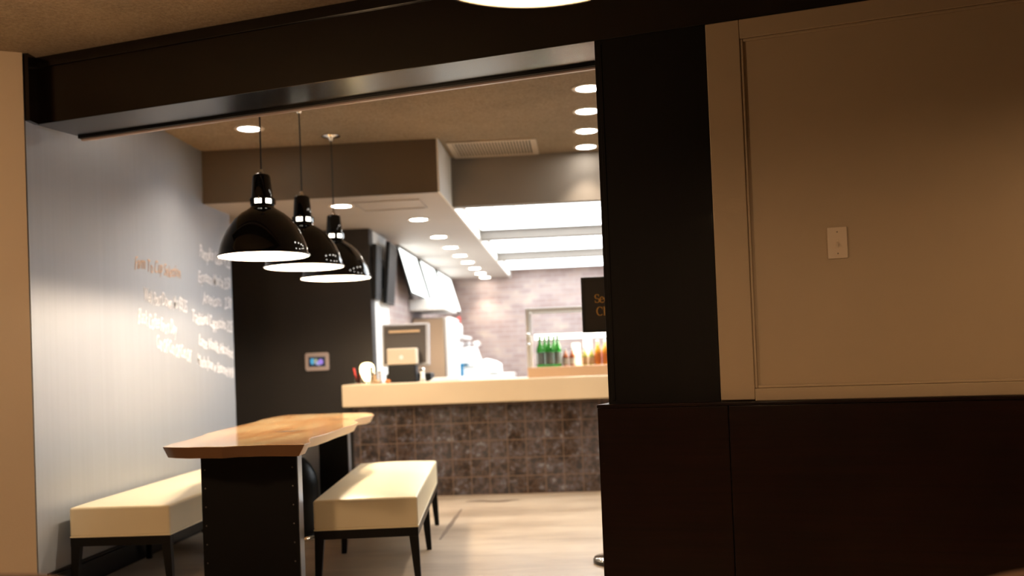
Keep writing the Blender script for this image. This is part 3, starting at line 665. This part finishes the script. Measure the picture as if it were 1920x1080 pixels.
# glass display case
dc = thing('display_case', 'lit glass display case on the counter with steel frame and wooden ledge', 'display case', (0, 0, CT))
MB().box(-.445, 1.10, 8.62, 9.08, 0, .088).build('ledge', M['copper'], dc, bevel=.006)
f = MB()
for x0 in (-.445, 1.07):
    for y0 in (8.62, 9.05): f.box(x0, x0+.03, y0, y0+.03, .089, .60)
f.box(-.414, 1.069, 8.62, 8.65, .57, .60).box(-.414, 1.069, 9.05, 9.08, .57, .60).box(-.445, -.415, 8.651, 9.049, .57, .60).box(1.07, 1.10, 8.651, 9.049, .57, .60)
f.build('frame', M['stainless'], dc, bevel=.003)
MB().box(-.412, 1.068, 8.655, 9.045, .372, .380).build('shelf', M['clear'], dc)
MB().box(-.39, 1.06, 9.02, 9.042, .335, .368).build('lamp_strip', M['led'], dc)
MB().box(-.413, 1.069, 8.632, 8.636, .09, .568).build('glass_pane', M['clear'], dc)
light('AREA', 'case_light', (.1, 8.85, .36), 9, (1, .92, .75), dc, .4)
for z in (.372, .285):
    MB().lathe([(0,0),(.016,.003),(.018,.012),(.010,.022),(0,.024)], 20, cap=False).xf(Matrix.Translation((-.43, 8.618, z)) @ RX).build('hinge_knob', M['chrome'], dc, smooth=True)
ZB = CT+.089
def bottle(x, y, label, m, lm, hh=.27, r=.034, grp='bottles in the display case', proto={}):
    key = (m, lm, hh, r)
    if key in proto: return dup(proto[key], (x, y, ZB), 0, label, grp)
    t = thing('drink_bottle', label, 'bottle', (x, y, ZB), 0, grp)
    MB().lathe([(0,0),(r,0),(r,.003),(r,hh*.52),(r*.85,hh*.62),(r*.42,hh*.76),(r*.36,hh*.93),(0,hh*.93)], 24, cap=False).build('glass', M[m], t, smooth=True)
    MB().lathe([(r+.0008,hh*.08),(r+.0008,hh*.46)], 24, cap=False).build('label', M[lm], t, smooth=True)
    MB().lathe([(r*.42,hh*.925),(r*.42,hh),(0,hh)], 16, cap=False).build('cap', M['greenglass' if m == 'greenglass' else 'white'], t, smooth=True)
    proto[key] = t; return t
gx = [(-.335, 'leftmost'), (-.255, 'second from left'), (-.18, 'third from left')]
for x, nm in gx: bottle(x, 8.74, 'green glass water bottle in front row of display case, ' + nm, 'greenglass', 'labelpaper')
for x, nm in ((-.295, 'behind the first two'), (-.215, 'behind the third')): bottle(x, 8.84, 'green glass water bottle in back row, ' + nm, 'greenglass', 'labelpaper')
for x, h, lab in ((-.02, .20, 'white paper packet behind the brown bottles in the display case'), (.085, .23, 'tall white paper packet behind the olive bottles in the display case')):
    o = MB().hexa([(-.045,-.03,0),(.045,-.03,0),(.045,.03,0),(-.045,.03,0)], [(-.038,-.012,h),(.038,-.012,h),(.038,.012,h),(-.038,.012,h)]).build('food_packet', M['paper'], loc=(x, 8.93, ZB), bevel=.004); tag(o, lab, 'packet', 'packets in the display case')
for k, (x, m, nm) in enumerate(((-.115, 'jam', 'beside the green bottles'), (-.055, 'jam', 'second beyond the green bottles'), (.055, 'olive', 'left of the two olive ones'), (.112, 'olive', 'right of the two olive ones'))):
    bottle(x, 8.74, 'short %s bottle in the display case, %s' % ({'jam': 'brown', 'olive': 'olive'}[m], nm), m, 'paper' if m == 'jam' else 'tan', .15, .026)
for x, nm in ((.17, 'left of the pair by the post'), (.235, 'right of the pair by the post')): bottle(x, 8.74, 'orange juice bottle in the display case, ' + nm, 'juice', 'orange', .22, .030)

# ------------------------------------------------------------------ kitchen wall: screens, menu boards, cabinet
def tv(y, z, w_, h_, label, yaw, tilt, x):
    t = thing('television', label, 'television', (-1.90, y, z), 0, 'black televisions on the kitchen wall')
    m = Matrix.Translation((x, 0, 0)) @ Matrix.Rotation(R(yaw), 4, 'Z') @ Matrix.Rotation(R(tilt), 4, 'Y')
    MB().box(-.02, .02, -w_/2, w_/2, -h_/2, h_/2).xf(m).build('housing', M['black'], t, bevel=.005)
    MB().box(.0205, .0215, -w_/2+.015, w_/2-.015, -h_/2+.02, h_/2-.02).xf(m).build('screen', M['screen_off'], t)
    MB().tube([(.004, 0, .05), (max(.006, x-.03), 0, .02)], .016, 8).tube([(.004, 0, -.08), (max(.006, x-.03), 0, -.05)], .016, 8).build('bracket', M['black'], t)
    MB().box(.001, .012, -.09, .09, -.14, .14).build('wall_plate', M['black'], t)
tv(9.29, 2.04, .26, .52, 'black television on bracket against the pale wall, left of two', 0, 3, .032)
tv(9.76, 2.06, .50, .60, 'black television on bracket beside the menu boards, right of two', 2, 5, .07)
for k, (y0, y1, nm) in enumerate(((10.46, 11.66, 'nearest'), (11.90, 13.1, 'middle'), (13.34, 14.8, 'farthest'))):
    t = thing('menu_board', 'bright backlit menu board sloping out from the kitchen wall, %s of three' % nm, 'menu board', (-1.9, y0, 2.43), 0, 'backlit menu boards')
    L_ = y1-y0
    MB().hexa([(.005,0,0),(.14,0,-.52),(.14,L_,-.52),(.005,L_,0)], [(.03,0,.0),(.165,0,-.52),(.165,L_,-.52),(.03,L_,0)]).build('housing', M['black'], t)
    MB().hexa([(.032,.03,-.02),(.163,.03,-.50),(.163,L_-.03,-.50),(.032,L_-.03,-.02)], [(.036,.03,-.02),(.167,.03,-.50),(.167,L_-.03,-.50),(.036,L_-.03,-.02)]).build('lit_panel', M['menu'], t)
hd = thing('extractor_hood', 'white rectangular hood below the menu boards', 'hood', (-1.9, 11.2, 1.77))
MB().box(.004, .42, 0, 1.0, 0, .135).build('canopy', M['white'], hd, bevel=.01)
MB().box(-.0, .003, 0, 1.0, 0, .135).build('back_plate', M['black'], hd)
rf = thing('refrigerator', 'tall stainless refrigerator with a white door edge behind the till', 'refrigerator', (-1.895, 11.35, 0))
MB().box(.0, .375, 0, .75, .05, 1.69).build('body', M['tansteel'], rf, bevel=.02)
MB().box(.378, .45, .0, .75, .05, 1.69).build('door', M['white'], rf, bevel=.015)
MB().tube([(.47,.08,.9),(.47,.08,1.4)], .012).build('handle', M['chrome'], rf)
MB().box(.02, .36, .02, .72, 0, .049).build('plinth', M['black'], rf)
kc = thing('kitchen_cabinet', 'low white cabinet along the kitchen side wall', 'cabinet', (-1.89, 12.15, 0))
MB().box(0, .95, 0, 2.6, 0, .99).build('body', M['offwhite'], kc, bevel=.01)
KZ = .992
o = MB().box(-.055, .055, -.05, .05, 0, .16).build('storage_tub', M['blue'], loc=(-1.475, 12.20, KZ), bevel=.012); tag(o, 'bright blue plastic tub beside the refrigerator', 'tub')
es = thing('coffee_machine', 'white coffee machine with cups stacked on top, by the brick wall', 'coffee machine', (-1.36, 12.55, KZ))
MB().hexa([(-.17,-.02,0),(.17,-.02,0),(.17,.30,0),(-.17,.30,0)], [(-.19,0,.36),(.06,0,.36),(.06,.28,.36),(-.19,.28,.36)]).build('body', M['white'], es, bevel=.02)
MB().box(-.12, .10, -.045, -.02, .12, .16).build('brew_head', M['chrome'], es, bevel=.006)
for k, (x, z, m, lab) in enumerate(((-1.50, .363, 'white', 'white cup on the coffee machine, leftmost'), (-1.40, .363, 'grey', 'grey cup on the coffee machine, between white cups'), (-1.30, .363, 'white', 'white cup on the coffee machine, rightmost'))):
    t = thing('cup', lab, 'cup', (x, 12.66, KZ+z), 0, 'cups on the coffee machine')
    MB().lathe([(0,0),(.026,0),(.038,.07),(.035,.07),(.024,.004),(0,.004)], 20, cap=False).build('bowl', M[m], t, smooth=True)
    MB().tube([(.03,0,.055),(.055,0,.05),(.052,0,.025),(.03,0,.02)], .005, 8).build('handle', M[m], t)
pt = thing('syrup_pump', 'red topped syrup bottle on a shelf above the coffee machine', 'bottle', (-1.50, 12.6, 1.50))
MB().lathe([(0,0),(.04,0),(.04,.12),(.015,.16),(0,.16)], 20, cap=False).build('bottle', M['white'], pt, smooth=True)
MB().lathe([(.016,.155),(.02,.24),(0,.25)], 16, cap=False).build('pump', M['red'], pt, smooth=True)
o = MB().box(-1.899, -1.42, 12.45, 13.3, 1.47, 1.498).build('wall_shelf', M['white'], bevel=.004); tag(o, 'white shelf fixed to the kitchen side wall above the coffee machine', 'shelf')
# crumpled white bag
b = MB(); bmesh.ops.create_icosphere(b.bm, subdivisions=3, radius=1)
for v_ in b.bm.verts:
    c = v_.co; k = 1+.16*math.sin(5*c.x+3*c.z)+.10*math.sin(9*c.y+4*c.x)
    v_.co = Vector((c.x*.17*k, c.y*.13*k, max(-.09, c.z*.10*k)+.09))
o = b.build('supply_bag', M['paper'], smooth=True, loc=(-1.10, 12.30, KZ+.001)); tag(o, 'crumpled white paper bag slumped right of the coffee machine', 'bag')

# ------------------------------------------------------------------ near-room chairs, only their tops reach the frame
def chair(loc, rz, label, topz):
    t = thing('upholstered_chair', label, 'chair', loc, rz, 'brown chairs in the near room')
    b = MB(); n = 24; V = []
    for k in range(n+1):
        u = -1+2*k/n; x = u*.23; z = topz-.03*abs(u)**3-.008; y = .03*u*u
        V.append([b.bm.verts.new(p) for p in ((x, y-.028, .50), (x, y-.028, z-.012), (x, y, z), (x, y+.028, z-.012), (x, y+.028, .50))])
    for a, c in zip(V, V[1:]):
        for k in range(5): b.bm.faces.new((a[k], a[(k+1)%5], c[(k+1)%5], c[k]))
    b.bm.faces.new(V[0]); b.bm.faces.new(list(reversed(V[-1])))
    b.build('backrest', M['brownvinyl'], t, smooth=True)
    MB().box(-.23, .23, .035, .47, .40, .47).build('seat', M['brownvinyl'], t, bevel=.02)
    for sx in (-1, 1):
        MB().hexa([(sx*.20-.015,.40,0),(sx*.20+.015,.40,0),(sx*.20+.015,.43,0),(sx*.20-.015,.43,0)], [(sx*.20-.02,.40,.399),(sx*.20+.02,.40,.399),(sx*.20+.02,.44,.399),(sx*.20-.02,.44,.399)]).build('leg', M['blackwood'], t)
        MB().hexa([(sx*.20-.015,-.03,0),(sx*.20+.015,-.03,0),(sx*.20+.015,.0,0),(sx*.20-.015,.0,0)], [(sx*.20-.02,-.02,.51),(sx*.20+.02,-.02,.51),(sx*.20+.02,.02,.51),(sx*.20-.02,.02,.51)]).build('leg', M['blackwood'], t)
chair((-1.31, 2.1, 0), R(180+10), 'brown upholstered chair whose top shows at the lower left corner', .738)
chair((.88, 1.75, 0), R(180-12), 'dark brown chair whose top shows at the lower right corner', .772)
